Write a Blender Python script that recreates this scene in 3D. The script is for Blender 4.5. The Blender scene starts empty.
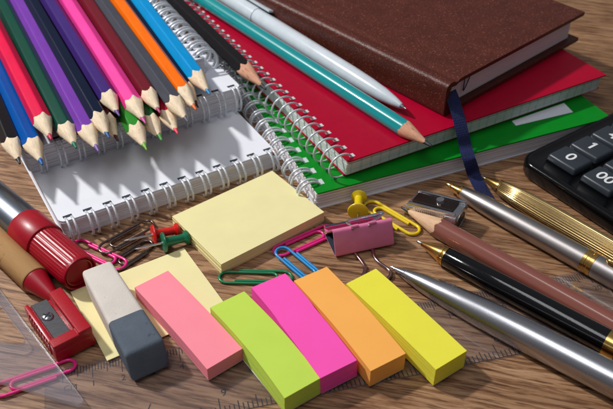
import bpy, bmesh, math, random
from mathutils import Matrix, Vector, Quaternion
random.seed(7)
PI = math.pi
R = math.radians
S = 0.01                      # everything below is authored in millimetres; one Blender unit is 10 cm
scene = bpy.context.scene
COL = scene.collection

# ------------------------------------------------------------------ camera model (millimetres, from the measured perspective)
F_PX, PITCH, ROLL, CAM_H = 781.1, R(39.07), R(0.2), 220.8
_F = Vector((0, math.cos(PITCH), -math.sin(PITCH)))
_R0 = Vector((1, 0, 0)); _U0 = _R0.cross(_F)
_RT = _R0*math.cos(ROLL) + _U0*math.sin(ROLL)
_UP = -_R0*math.sin(ROLL) + _U0*math.cos(ROLL)
def P(u, v, z=0.0):
    """measured photo point -> point in the place (mm) at height z above the desk"""
    d = _F*F_PX + _RT*(u-306.5) + _UP*(204.5-v)
    t = (z-CAM_H)/d.z
    return Vector((0, 0, CAM_H)) + d*t
def quad(pts, z):
    """four top corners (back-left, back-right, front-right, front-left) -> centre, rotation, width, length"""
    a, b, c, d = [P(u, v, z) for u, v in pts]
    wv = ((b-a)+(c-d))/2; lv = ((a-d)+(b-c))/2
    ang = (math.atan2(wv.y, wv.x) + math.atan2(lv.y, lv.x)-PI/2)/2
    return (a+b+c+d)/4, ang, wv.length, lv.length

# ------------------------------------------------------------------ materials
def lin(c):
    c = c/255
    return c/12.92 if c <= .04045 else ((c+.055)/1.055)**2.4
def rgb(r, g, b): return (lin(r), lin(g), lin(b), 1)
MATS = {}
def mat(name, col, rough=.5, metal=0., var=.06, scale=(6, 6, 6), bump=0., bscale=60, coat=0., spec=.5, aniso=0, speck=None, sss=0., sheen=0):
    if name in MATS: return MATS[name]
    m = bpy.data.materials.new(name); m.use_nodes = True
    nt = m.node_tree; N = nt.nodes; L = nt.links
    b = N['Principled BSDF']
    tc0 = N.new('ShaderNodeTexCoord'); oi = N.new('ShaderNodeObjectInfo'); tc = N.new('ShaderNodeVectorMath'); tc.operation = 'MULTIPLY_ADD'
    tc.inputs[1].default_value = (37, 53, 71); L.new(oi.outputs['Random'], tc.inputs[0]); L.new(tc0.outputs['Object'], tc.inputs[2])
    mp = N.new('ShaderNodeMapping'); mp.inputs['Scale'].default_value = scale
    L.new(tc.outputs[0], mp.inputs['Vector'])
    nz = N.new('ShaderNodeTexNoise'); nz.inputs['Scale'].default_value = 3; nz.inputs['Detail'].default_value = 5
    L.new(mp.outputs[0], nz.inputs['Vector'])
    rp = N.new('ShaderNodeValToRGB')
    rp.color_ramp.elements[0].position = .3; rp.color_ramp.elements[1].position = .7
    rp.color_ramp.elements[0].color = tuple(max(0, c*(1-var)) for c in col[:3])+(1,)
    rp.color_ramp.elements[1].color = tuple(min(1, c*(1+var)) for c in col[:3])+(1,)
    L.new(nz.outputs[0], rp.inputs[0])
    out = rp.outputs[0]
    if speck:
        n2 = N.new('ShaderNodeTexNoise'); n2.inputs['Scale'].default_value = speck[1]; n2.inputs['Detail'].default_value = 3
        L.new(mp.outputs[0] if speck[3:] else tc.outputs[0], n2.inputs['Vector'])
        r2 = N.new('ShaderNodeValToRGB'); r2.color_ramp.elements[0].position = speck[2]; r2.color_ramp.elements[1].position = speck[2]+.06
        L.new(n2.outputs[0], r2.inputs[0])
        mx = N.new('ShaderNodeMixRGB'); mx.inputs[2].default_value = speck[0]
        L.new(r2.outputs[0], mx.inputs[0]); L.new(out, mx.inputs[1]); out = mx.outputs[0]
    L.new(out, b.inputs['Base Color'])
    b.inputs['Metallic'].default_value = metal
    b.inputs['Specular IOR Level'].default_value = spec
    b.inputs['Coat Weight'].default_value = coat; b.inputs['Coat Roughness'].default_value = .08
    if sheen: b.inputs['Sheen Weight'].default_value = sheen
    if sss:
        b.inputs['Subsurface Weight'].default_value = sss; b.inputs['Subsurface Radius'].default_value = (.02, .015, .01); b.inputs['Subsurface Scale'].default_value = 1
    # roughness with its own fine wear
    n3 = N.new('ShaderNodeTexNoise'); n3.inputs['Scale'].default_value = 25; n3.inputs['Detail'].default_value = 4
    L.new(mp.outputs[0], n3.inputs['Vector'])
    mr = N.new('ShaderNodeMapRange'); mr.inputs[3].default_value = max(.02, rough-.05); mr.inputs[4].default_value = min(1, rough+.07)
    L.new(n3.outputs[0], mr.inputs[0]); L.new(mr.outputs[0], b.inputs['Roughness'])
    if aniso: b.inputs['Anisotropic'].default_value = aniso
    if bump:
        n4 = N.new('ShaderNodeTexNoise'); n4.inputs['Scale'].default_value = bscale; n4.inputs['Detail'].default_value = 4
        L.new(mp.outputs[0] if scale != (6, 6, 6) else tc.outputs[0], n4.inputs['Vector'])
        bp = N.new('ShaderNodeBump'); bp.inputs['Strength'].default_value = bump; bp.inputs['Distance'].default_value = .004
        L.new(n4.outputs[0], bp.inputs['Height']); L.new(bp.outputs[0], b.inputs['Normal'])
    MATS[name] = m
    return m
def paper(name, col, rough=.85): return mat(name, col, rough, var=.025, scale=(3, 3, 3), bump=.12, bscale=120, spec=.25)
def paint(name, col):
    if name in ('teal', 'chestnut'): return mat('paint_'+name, col, .3, var=.05, scale=(3, 14, 14), bump=.04, bscale=18, spec=.5, coat=.7)
    k = .62 if max(col[:3]) < .16 else .9
    return mat('paint_'+name, tuple(c*k for c in col[:3])+(1,), .36, var=.07, scale=(3, 14, 14), bump=.08, bscale=18, spec=.18, coat=.03)
def lead(name, col): return mat('lead_'+name, col, .5, var=.2, scale=(20, 40, 40), bump=.3, bscale=6)
def plastic(name, col, rough=.28, **k): return mat(name, col, rough, var=.05, bump=.03, bscale=140, **k)
def metal(name, col, rough=.22, **k): return mat(name, col, rough, 1.0, var=.06, scale=(3, 40, 40), **k)

def wood_tip_mat():
    m = mat('cut_wood', rgb(244, 222, 192), .8, var=.12, scale=(1.5, 45, 45), bump=.45, bscale=14, spec=.2, speck=(rgb(214, 182, 146), 2.6, .66, 1))
    return m
def wood_red_mat():
    return mat('cut_cedar', rgb(214, 160, 132), .75, var=.13, scale=(1.5, 45, 45), bump=.4, bscale=14, spec=.2, speck=(rgb(170, 112, 80), 2.6, .62, 1))

def desk_mat():
    m = bpy.data.materials.new('desk_wood'); m.use_nodes = True
    nt = m.node_tree; N = nt.nodes; L = nt.links; b = N['Principled BSDF']
    tc = N.new('ShaderNodeTexCoord')
    rot = N.new('ShaderNodeMapping'); rot.inputs['Rotation'].default_value = (0, 0, R(13))
    L.new(tc.outputs['Object'], rot.inputs['Vector'])
    # slow wobble so that the grain is not ruled with a straightedge
    wn = N.new('ShaderNodeTexNoise'); wn.inputs['Scale'].default_value = 1.6; wn.inputs['Detail'].default_value = 2
    L.new(rot.outputs[0], wn.inputs['Vector'])
    sub = N.new('ShaderNodeVectorMath'); sub.operation = 'SUBTRACT'; sub.inputs[1].default_value = (.5, .5, .5)
    L.new(wn.outputs['Color'], sub.inputs[0])
    mul = N.new('ShaderNodeVectorMath'); mul.operation = 'MULTIPLY'; mul.inputs[1].default_value = (.0, .06, 0)
    L.new(sub.outputs[0], mul.inputs[0])
    add = N.new('ShaderNodeVectorMath'); L.new(rot.outputs[0], add.inputs[0]); L.new(mul.outputs[0], add.inputs[1])
    def streak(sx, sy, sc, det, rg=.55, dist=0.):
        mp = N.new('ShaderNodeMapping'); mp.inputs['Scale'].default_value = (sx, sy, 1)
        L.new(add.outputs[0], mp.inputs['Vector'])
        n = N.new('ShaderNodeTexNoise'); n.inputs['Scale'].default_value = sc; n.inputs['Detail'].default_value = det
        n.inputs['Roughness'].default_value = rg; n.inputs['Distortion'].default_value = dist
        L.new(mp.outputs[0], n.inputs['Vector']); return n.outputs[0]
    broad = streak(.9, 7, 1.5, 6, .66, .3)
    fine = streak(1.5, 22, 2.6, 8, .72, .15)
    pores = streak(5, 75, 1.3, 4, .62, .1)
    def ramp(src, stops):
        r = N.new('ShaderNodeValToRGB'); e = r.color_ramp.elements
        e[0].position, e[0].color = stops[0]; e[1].position, e[1].color = stops[-1]
        for p, c in stops[1:-1]: x = e.new(p); x.color = c
        L.new(src, r.inputs[0]); return r.outputs[0]
    base = ramp(broad, [(.26, rgb(128, 96, 70)), (.44, rgb(166, 129, 97)), (.6, rgb(188, 150, 115)), (.8, rgb(212, 178, 142))])
    fr = ramp(fine, [(.34, rgb(104, 76, 58)), (.44, rgb(182, 158, 140)), (.52, rgb(234, 226, 218)), (.7, rgb(255, 255, 255))])
    pr = ramp(pores, [(.36, rgb(112, 82, 64)), (.48, rgb(255, 255, 255))])
    m1 = N.new('ShaderNodeMixRGB'); m1.blend_type = 'MULTIPLY'; m1.inputs[0].default_value = .9
    L.new(base, m1.inputs[1]); L.new(fr, m1.inputs[2])
    m2 = N.new('ShaderNodeMixRGB'); m2.blend_type = 'MULTIPLY'; m2.inputs[0].default_value = .75
    L.new(m1.outputs[0], m2.inputs[1]); L.new(pr, m2.inputs[2])
    L.new(m2.outputs[0], b.inputs['Base Color'])
    b.inputs['Roughness'].default_value = .5; b.inputs['Specular IOR Level'].default_value = .35
    bp = N.new('ShaderNodeBump'); bp.inputs['Strength'].default_value = .25; bp.inputs['Distance'].default_value = .003
    L.new(pores, bp.inputs['Height']); L.new(bp.outputs[0], b.inputs['Normal'])
    return m

def clear_mat(name='clear_plastic', haze=.02):
    m = bpy.data.materials.new(name); m.use_nodes = True
    nt = m.node_tree; N = nt.nodes; L = nt.links
    for n in list(N):
        if n.type == 'BSDF_PRINCIPLED': N.remove(n)
    tr = N.new('ShaderNodeBsdfTransparent'); tr.inputs[0].default_value = (.95, .955, .97, 1)
    gl = N.new('ShaderNodeBsdfGlossy'); gl.inputs['Roughness'].default_value = .08
    fr = N.new('ShaderNodeFresnel'); fr.inputs[0].default_value = 1.4
    mx = N.new('ShaderNodeMixShader')
    ml = N.new('ShaderNodeMath'); ml.operation = 'MULTIPLY'; ml.inputs[1].default_value = .28; L.new(fr.outputs[0], ml.inputs[0])
    L.new(ml.outputs[0], mx.inputs[0]); L.new(tr.outputs[0], mx.inputs[1]); L.new(gl.outputs[0], mx.inputs[2])
    df = N.new('ShaderNodeBsdfDiffuse'); df.inputs[0].default_value = (.72, .70, .82, 1); m2 = N.new('ShaderNodeMixShader'); m2.inputs[0].default_value = haze
    L.new(mx.outputs[0], m2.inputs[1]); L.new(df.outputs[0], m2.inputs[2]); L.new(m2.outputs[0], N['Material Output'].inputs[0])
    return m
def clear_edge_mat(col=(.72, .73, .80, 1), f=.55):
    m = bpy.data.materials.new('clear_plastic_edge'); m.use_nodes = True
    nt = m.node_tree; N = nt.nodes; L = nt.links
    b = N['Principled BSDF']; b.inputs['Base Color'].default_value = col; b.inputs['Roughness'].default_value = .15
    tr = N.new('ShaderNodeBsdfTransparent'); mx = N.new('ShaderNodeMixShader'); mx.inputs[0].default_value = f
    L.new(tr.outputs[0], mx.inputs[1]); L.new(b.outputs[0], mx.inputs[2]); L.new(mx.outputs[0], N['Material Output'].inputs[0])
    return m

def page_edge_mat(name, base, line, pitch):
    """page edges with the printed squares bleeding to the cut edge"""
    m = bpy.data.materials.new(name); m.use_nodes = True
    nt = m.node_tree; N = nt.nodes; L = nt.links; b = N['Principled BSDF']; b.inputs['Roughness'].default_value = .85
    tc = N.new('ShaderNodeTexCoord')
    outs = None
    sp = N.new('ShaderNodeSeparateXYZ'); L.new(tc.outputs['Object'], sp.inputs[0])
    nz = N.new('ShaderNodeTexNoise'); nz.inputs['Scale'].default_value = 9; L.new(tc.outputs['Object'], nz.inputs['Vector'])
    facs = []
    for ax in ('X', 'Y'):
        d = N.new('ShaderNodeMath'); d.operation = 'MODULO'; d.inputs[1].default_value = pitch*S
        w = N.new('ShaderNodeMath'); w.operation = 'MULTIPLY_ADD'; w.inputs[1].default_value = .02; L.new(nz.outputs[0], w.inputs[0]); L.new(sp.outputs[ax], w.inputs[2])
        a = N.new('ShaderNodeMath'); a.operation = 'ADD'; a.inputs[1].default_value = 10; L.new(w.outputs[0], a.inputs[0])
        L.new(a.outputs[0], d.inputs[0])
        c = N.new('ShaderNodeMath'); c.operation = 'LESS_THAN'; c.inputs[1].default_value = pitch*S*.2; L.new(d.outputs[0], c.inputs[0]); facs.append(c)
    mxm = N.new('ShaderNodeMath'); mxm.operation = 'MAXIMUM'; L.new(facs[0].outputs[0], mxm.inputs[0]); L.new(facs[1].outputs[0], mxm.inputs[1])
    k = N.new('ShaderNodeMath'); k.operation = 'MULTIPLY'; k.inputs[1].default_value = .3; L.new(mxm.outputs[0], k.inputs[0])
    mx = N.new('ShaderNodeMixRGB'); mx.inputs[1].default_value = base; mx.inputs[2].default_value = line
    L.new(k.outputs[0], mx.inputs[0]); L.new(mx.outputs[0], b.inputs['Base Color'])
    return m

# ------------------------------------------------------------------ object helpers
def tag(o, label=None, cat=None, group=None, kind=None):
    if label: o['label'] = label
    if cat: o['category'] = cat
    if group: o['group'] = group
    if kind: o['kind'] = kind
    return o
def thing(name, label, cat, loc, rot=0., group=None):
    o = bpy.data.objects.new(name, None); COL.objects.link(o)
    o.empty_display_size = .05
    o.location = Vector(loc)*S
    if isinstance(rot, Quaternion): o.rotation_mode = 'QUATERNION'; o.rotation_quaternion = rot
    else: o.rotation_euler = (0, 0, rot)
    return tag(o, label, cat, group)
def part(name, bm, mats, parent=None, label=None, smooth=35, loc=None, rot=0.):
    bm.normal_update()
    bmesh.ops.scale(bm, vec=(S, S, S), verts=bm.verts)
    me = bpy.data.meshes.new(name); bm.to_mesh(me); bm.free()
    if not isinstance(mats, (list, tuple)): mats = [mats]
    for m in mats: me.materials.append(m)
    if smooth:
        for p in me.polygons: p.use_smooth = True
        me.set_sharp_from_angle(angle=R(smooth))
    o = bpy.data.objects.new(name, me); COL.objects.link(o)
    if parent: o.parent = parent
    if loc is not None: o.location = Vector(loc)*S
    if rot: o.rotation_euler = (0, 0, rot)
    if label: o['label'] = label
    return o
def place_axis(tip, back):
    """local x runs from the tip towards the back end, local z stays up"""
    d = (back-tip).normalized()
    y = Vector((0, 0, 1)).cross(d).normalized(); z = d.cross(y)
    return Matrix((d, y, z)).transposed().to_quaternion()

def box(bm, x0, x1, y0, y1, z0, z1, bev=0., seg=2, M=None, mi=0):
    r = bmesh.ops.create_cube(bm, size=1)
    vs = r['verts']
    for v in vs:
        v.co = Vector((x0+(v.co.x+.5)*(x1-x0), y0+(v.co.y+.5)*(y1-y0), z0+(v.co.z+.5)*(z1-z0)))
    fs = set(f for v in vs for f in v.link_faces)
    if bev:
        es = list(set(e for v in vs for e in v.link_edges))
        rr = bmesh.ops.bevel(bm, geom=es, offset=bev, segments=seg, profile=.6, affect='EDGES')
        fs = set(f for f in rr['faces']) | set(f for f in fs if f.is_valid)
        vs = list(set(v for f in fs for v in f.verts))
    for f in fs: f.material_index = mi
    if M: bmesh.ops.transform(bm, matrix=M, verts=vs)
    return vs
def prism(bm, poly, z0, z1, mi=0, side_mi=None, M=None):
    a = [bm.verts.new((x, y, z0)) for x, y in poly]; b = [bm.verts.new((x, y, z1)) for x, y in poly]
    n = len(poly)
    f = bm.faces.new(list(reversed(a))); f.material_index = mi
    f = bm.faces.new(b); f.material_index = mi
    for i in range(n):
        f = bm.faces.new((a[i], a[(i+1) % n], b[(i+1) % n], b[i])); f.material_index = mi if side_mi is None else side_mi
    if M: bmesh.ops.transform(bm, matrix=M, verts=a+b)
    return a+b
def rrect(x0, x1, y0, y1, r, n=5):
    pts = []
    for cx, cy, a0 in ((x1-r, y1-r, 0), (x0+r, y1-r, 90), (x0+r, y0+r, 180), (x1-r, y0+r, 270)):
        for i in range(n+1):
            a = R(a0+90*i/n); pts.append((cx+r*math.cos(a), cy+r*math.sin(a)))
    return pts
def lathe(bm, prof, n=40, rmod=None, cap0=True, cap1=True, mi=0, y=0, z=0):
    """profile [(x, r)] turned around the local x axis"""
    rings = []
    for x, r in prof:
        ring = []
        for i in range(n):
            a = 2*PI*i/n
            rr = r*(rmod(x, a) if rmod else 1)
            ring.append(bm.verts.new((x, y+rr*math.cos(a), z+rr*math.sin(a))))
        rings.append(ring)
    for k in range(len(rings)-1):
        for i in range(n):
            f = bm.faces.new((rings[k][i], rings[k][(i+1) % n], rings[k+1][(i+1) % n], rings[k+1][i])); f.material_index = mi
    if cap0: bm.faces.new(list(rings[0])).material_index = mi
    if cap1: bm.faces.new(list(reversed(rings[-1]))).material_index = mi
    bmesh.ops.recalc_face_normals(bm, faces=bm.faces)
def tube(bm, pts, r, n=8, closed=False, mi=0):
    pts = [Vector(p) for p in pts]
    m = len(pts); rings = []
    prev = None
    for i, p in enumerate(pts):
        if closed: t = (pts[(i+1) % m]-pts[i-1]).normalized()
        else: t = (pts[min(i+1, m-1)]-pts[max(i-1, 0)]).normalized()
        if prev is None:
            ref = Vector((0, 0, 1)) if abs(t.z) < .9 else Vector((1, 0, 0))
            u = t.cross(ref).normalized()
        else:
            u = (prev - t*prev.dot(t)).normalized()
        prev = u; w = t.cross(u)
        rr = r(i/(m-1)) if callable(r) else r
        rings.append([bm.verts.new(p+u*rr*math.cos(2*PI*k/n)+w*rr*math.sin(2*PI*k/n)) for k in range(n)])
    for i in range(m if closed else m-1):
        a, b = rings[i], rings[(i+1) % m]
        for k in range(n):
            bm.faces.new((a[k], a[(k+1) % n], b[(k+1) % n], b[k])).material_index = mi
    if not closed:
        bm.faces.new(list(reversed(rings[0]))).material_index = mi; bm.faces.new(rings[-1]).material_index = mi
def smooth_path(ctrl, k=8):
    """Catmull-Rom through the control points"""
    c = [Vector(p) for p in ctrl]; c = [c[0]*2-c[1]]+c+[c[-1]*2-c[-2]]
    out = []
    for i in range(1, len(c)-2):
        for j in range(k):
            t = j/k
            out.append(.5*((2*c[i])+(c[i+1]-c[i-1])*t+(2*c[i-1]-5*c[i]+4*c[i+1]-c[i+2])*t*t+(3*c[i]-c[i-1]-3*c[i+1]+c[i+2])*t**3))
    out.append(c[-2]); return out
def text_bm(bm, s, size, M, depth=.12, mi=0, bold=0.):
    cu = bpy.data.curves.new('t', 'FONT'); cu.body = s; cu.size = size; cu.extrude = depth/2; cu.align_x = 'CENTER'; cu.align_y = 'CENTER'; cu.offset = bold
    cu.resolution_u = 4
    o = bpy.data.objects.new('t', cu); COL.objects.link(o)
    dg = bpy.context.evaluated_depsgraph_get(); dg.update()
    me = bpy.data.meshes.new_from_object(o.evaluated_get(dg))
    bpy.data.objects.remove(o); bpy.data.curves.remove(cu)
    me.transform(M)
    n0 = len(bm.faces); bm.from_mesh(me); bpy.data.meshes.remove(me)
    bm.faces.ensure_lookup_table()
    for f in bm.faces[n0:]: f.material_index = mi
def sheets(bm, x0, x1, y0, y1, z0, z1, n, jit=.15, gap=.04, r=0., lean=(0, 0)):
    """a block of paper: n slabs, each squared up a little differently"""
    t = (z1-z0)/n
    for i in range(n):
        jx, jy = random.uniform(-jit, jit), random.uniform(-jit, jit)
        q = i/max(1, n-1); jx += lean[0]*q; jy += lean[1]*q
        a, b = z0+i*t, z0+(i+1)*t-gap
        if r: prism(bm, rrect(x0+jx, x1+jx, y0+jy, y1+jy, r, 4), a, b)
        else: box(bm, x0+jx, x1+jx, y0+jy, y1+jy, a, b)

# ------------------------------------------------------------------ shared materials
M_cut = wood_tip_mat(); M_cedar = wood_red_mat()
M_white = paper('white_paper', rgb(230, 232, 240))
M_page = paper('page_edges', rgb(232, 230, 236))
M_wire = mat('white_wire', rgb(216, 221, 228), .26, .25, var=.05, spec=.7, coat=.3)
M_hole = mat('recess_shade', rgb(46, 52, 62), .9)  # nothing is cut: shade of punched holes and screw slot as dark colour
M_chrome = metal('chrome', rgb(214, 214, 220), .14)
M_gold = metal('gold', rgb(214, 172, 100), .2)
M_clear = clear_mat(); M_cedge = clear_edge_mat()
M_ink = mat('black_print', rgb(22, 18, 18), .6)

# ------------------------------------------------------------------ desk
bm = bmesh.new(); box(bm, -900, 900, -200, 1500, -25, 0, 2)
desk = part('table_surface', bm, desk_mat()); tag(desk, kind='structure')

# ------------------------------------------------------------------ spiral notebooks
def binding(xs, cy, cz, ry, rz, wr, gap, parent, name='wire_binding', lean=0.):
    bm = bmesh.new()
    for x in xs:
        for dx in ((-gap/2, gap/2) if gap else (0,)):
            jx = random.uniform(-.15, .15)
            pts = []
            for k in range(26):
                a = 2*PI*k/26
                sx = lean*(math.sin(a)*.5) + random.uniform(-.03, .03)
                pts.append((x+dx+jx+sx, cy+ry*math.cos(a), cz+rz*math.sin(a)))
            tube(bm, pts, wr, 7, closed=True)
    return part(name, bm, M_wire, parent, smooth=60)
def notebook(name, label, origin, rot, W, D, z0, H, cover, back, xs, hole_y, cy, ry, rz, gap, n=12, pages=None, hole=(2.6, 1.6), wr=.55, lean=0., pgap=.06, inset=.6, r=3, cov_t=.7, group=None, cz=None, back_in=0, hole_mat=None, wire_name='wire_binding'):
    t = thing(name, label, 'notebook', (origin.x, origin.y, z0), rot, group)
    bm = bmesh.new(); prism(bm, rrect(0, W-back_in, 0, D, r), 0.05, cov_t); part('back_cover', bm, back, t, smooth=30)
    bm = bmesh.new(); sheets(bm, inset, W-inset, inset*.4, D-inset, cov_t+.05, H-cov_t-.05, n, .3, pgap, r*.8)
    part('page_block', bm, pages or M_page, t, smooth=30)
    bm = bmesh.new(); prism(bm, rrect(0, W, .4, D, r), H-cov_t, H)
    for x in xs:
        for dx in ((0,) if gap else (0,)):
            box(bm, x+dx-hole[0]/2-gap/2, x+dx+hole[0]/2+gap/2, hole_y-hole[1]/2, hole_y+hole[1]/2, H-.2, H+.03, mi=1)
    part('front_cover', bm, [cover, hole_mat or M_hole], t, smooth=30)
    binding(xs, cy, H/2+.2 if cz is None else cz, ry, rz, wr, gap, t, wire_name, lean)
    return t
def vec(deg): return Vector((math.cos(R(deg)), math.sin(R(deg)), 0))

# lower white notebook, its binding towards the viewer
A0 = P(275.8, 151, 9) - vec(31)*103
notebook('spiral_notebook', 'blank white spiral notebook lying flat on the desk, shadowed by the pencil tips', A0, R(31), 103, 155, .0, 9.0, M_white, M_white,
         [4.2+i*8.72 for i in range(12)], 3.2, -.7, 4.9, 5.3, 2.6, n=6, pgap=.14, hole=(1.3, 1.7))
# white notebook on top of it
B0 = P(30, 173.3, 9.2)
notebook('spiral_notebook', 'thick white spiral notebook lying on the blank one, directly under the pencil tips', B0, R(31.3), 108, 155, 9.2, 12, M_white, M_white,
         [6+i*8.9 for i in range(12)], 3.4, -.3, 4.6, 6.6, 2.6, n=8, pgap=.12, hole=(1.3, 1.7))
# small pad carrying the pencils
C0 = P(205, 57.5, 30)
notebook('spiral_notepad', 'narrow white notepad beside the sky blue pencil, wire coil along its right edge', C0, R(119), 150, 7, 21.4, 8.6, M_white, M_white,
         [3.4+i*8.7 for i in range(17)], 2.6, -1.0, 6.6, 6.6, 2.7, n=6, hole=(1.6, 1.6), r=.8, wr=.72, cz=4.6)
# green and red notebooks
M_green = mat('green_cover', rgb(0, 132, 30), .42, var=.05, bump=.05, bscale=90, spec=.2)
M_red = mat('red_cover', rgb(170, 0, 42), .42, var=.05, bump=.05, bscale=90, spec=.2)
M_redpages = page_edge_mat('grid_page_edges', rgb(214, 220, 218), rgb(120, 160, 166), 5.2)
M_hole_w = mat('hole_backing', rgb(196, 206, 206), .8)
G0 = P(324.6, 192, 9)
GD = 215
t = notebook('spiral_notebook', 'green covered spiral notebook lying under the red one', G0+vec(114)*GD, R(23-90), GD, 160, 0, 9.2, M_green, M_white,
         [GD-7.3-i*8.9 for i in range(23)], 5.0, -.4, 5.6, 5.6, 2.2, n=5, pgap=.3, hole=(1.6, 2.4), r=.8, hole_mat=M_hole_w, cz=5.6)
R0 = P(347.5, 162.3, 19)
t = notebook('spiral_notebook', 'red covered spiral notebook lying on the green one, beneath the brown book', R0+vec(119.5)*GD, R(29.5-90), GD, 157, 9.8, 9.4, M_red, M_red,
         [GD-3.4-i*6.9 for i in range(30)], 4.2, -1.2, 6.1, 6.5, 0, n=4, pgap=.12, wr=.5, hole=(2.4, 2.6), r=.8, pages=M_redpages, hole_mat=M_hole_w, cz=5.6, lean=1.2, inset=1.6, back_in=2.2)
# paper slip between the covers
a, b, c, d = [P(*q, 9.6) for q in ((540, 95), (564, 103), (573, 112), (516, 125.5))]
bm = bmesh.new()
prism(bm, [(p.x, p.y) for p in (d, c, b, P(512, 121, 9.6))], 9.35, 9.6)
o = part('paper_slip', bm, M_white, smooth=0); tag(o, 'white paper slip poking out between the red and green notebooks', 'paper')

# ------------------------------------------------------------------ pencils
def pencil(tip, back, z, zb, col, leadcol, label, L=180, cone=16, ap=4.0, name='coloured_pencil', cat='pencil', group='coloured pencils piled on the white notebooks', wood=None, roll=0., sides=6, lead_len=4.3, blunt=.55, rnd_=1.115):
    a = P(tip[0], tip[1], z); b = P(back[0], back[1], zb)
    t = thing(name, label, cat, a, place_axis(a, b), group)
    n = 48 if sides == 6 else 40
    k = ap/(cone-.0)
    def hexr(th):
        if sides != 6: return ap*1.06
        q = (th+R(roll)) % (PI/3) - PI/6       # flats at +-90 degrees
        rr = ap/math.cos(q)
        return min(rr, ap*rnd_)               # slightly rounded arrises
    rnd = random.Random(sum(ord(ch)*(i+1) for i, ch in enumerate(label)))
    ph = [rnd.uniform(0, 6.28) for _ in range(3)]
    ths = [2*PI*i/n + PI/2 for i in range(n)]
    sb = []
    for th in ths:
        s = hexr(th)/k + .55*math.sin(2*th+ph[0]) + .35*math.sin(5*th+ph[1]) + rnd.uniform(-.22, .22)
        sb.append(s)
    def ring(bm, xs, rs): return [bm.verts.new((x, r*math.cos(th), r*math.sin(th))) for x, r, th in zip(xs, rs, ths)]
    def skin(bm, A, B, mi=0):
        for i in range(n):
            f = bm.faces.new((A[i], A[(i+1) % n], B[(i+1) % n], B[i])); f.material_index = mi
    hr = [hexr(th) for th in ths]
    # barrel
    bm = bmesh.new()
    A = ring(bm, sb, [r+.02 for r in hr]); B = ring(bm, [L]*n, hr); skin(bm, A, B); bm.faces.new(list(reversed(B)))
    bmesh.ops.recalc_face_normals(bm, faces=bm.faces)
    part('barrel', bm, paint(col[0], col[1]), t, smooth=22 if rnd_ > 1.1 else 50)
    # wood cone
    lb = [lead_len + .35*math.sin(3*th+ph[2]) + rnd.uniform(-.15, .15) for th in ths]
    bm = bmesh.new()
    A = ring(bm, lb, [k*x for x in lb])
    M_ = ring(bm, [l+(s-l)*.5 for l, s in zip(lb, sb)], [k*(l+(s-l)*.5)*1.01*(1+rnd.uniform(-.012, .012)) for l, s in zip(lb, sb)])
    B = ring(bm, sb, [r for r in hr])
    C = ring(bm, [s+1.0 for s in sb], [r*.98 for r in hr])
    skin(bm, A, M_); skin(bm, M_, B); skin(bm, B, C)
    bmesh.ops.recalc_face_normals(bm, faces=bm.faces)
    part('sharpened_wood', bm, wood or M_cut, t, smooth=50)
    # lead
    bm = bmesh.new()
    Z = ring(bm, [0]*n, [blunt*.35]*n); Y = ring(bm, [blunt*.7]*n, [blunt*.8]*n); X = ring(bm, [2.2]*n, [max(k*2.2, blunt*.95)]*n); A = ring(bm, [l+.25 for l in lb], [k*x*1.015 for x in lb])
    bm.faces.new(Z); skin(bm, Z, Y); skin(bm, Y, X); skin(bm, X, A)
    bmesh.ops.recalc_face_normals(bm, faces=bm.faces)
    part('lead', bm, lead(*leadcol), t, smooth=60)
    return t
c_ = lambda n, *v: (n, rgb(*v))
ZL, ZU = 25.2, 31.4
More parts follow.
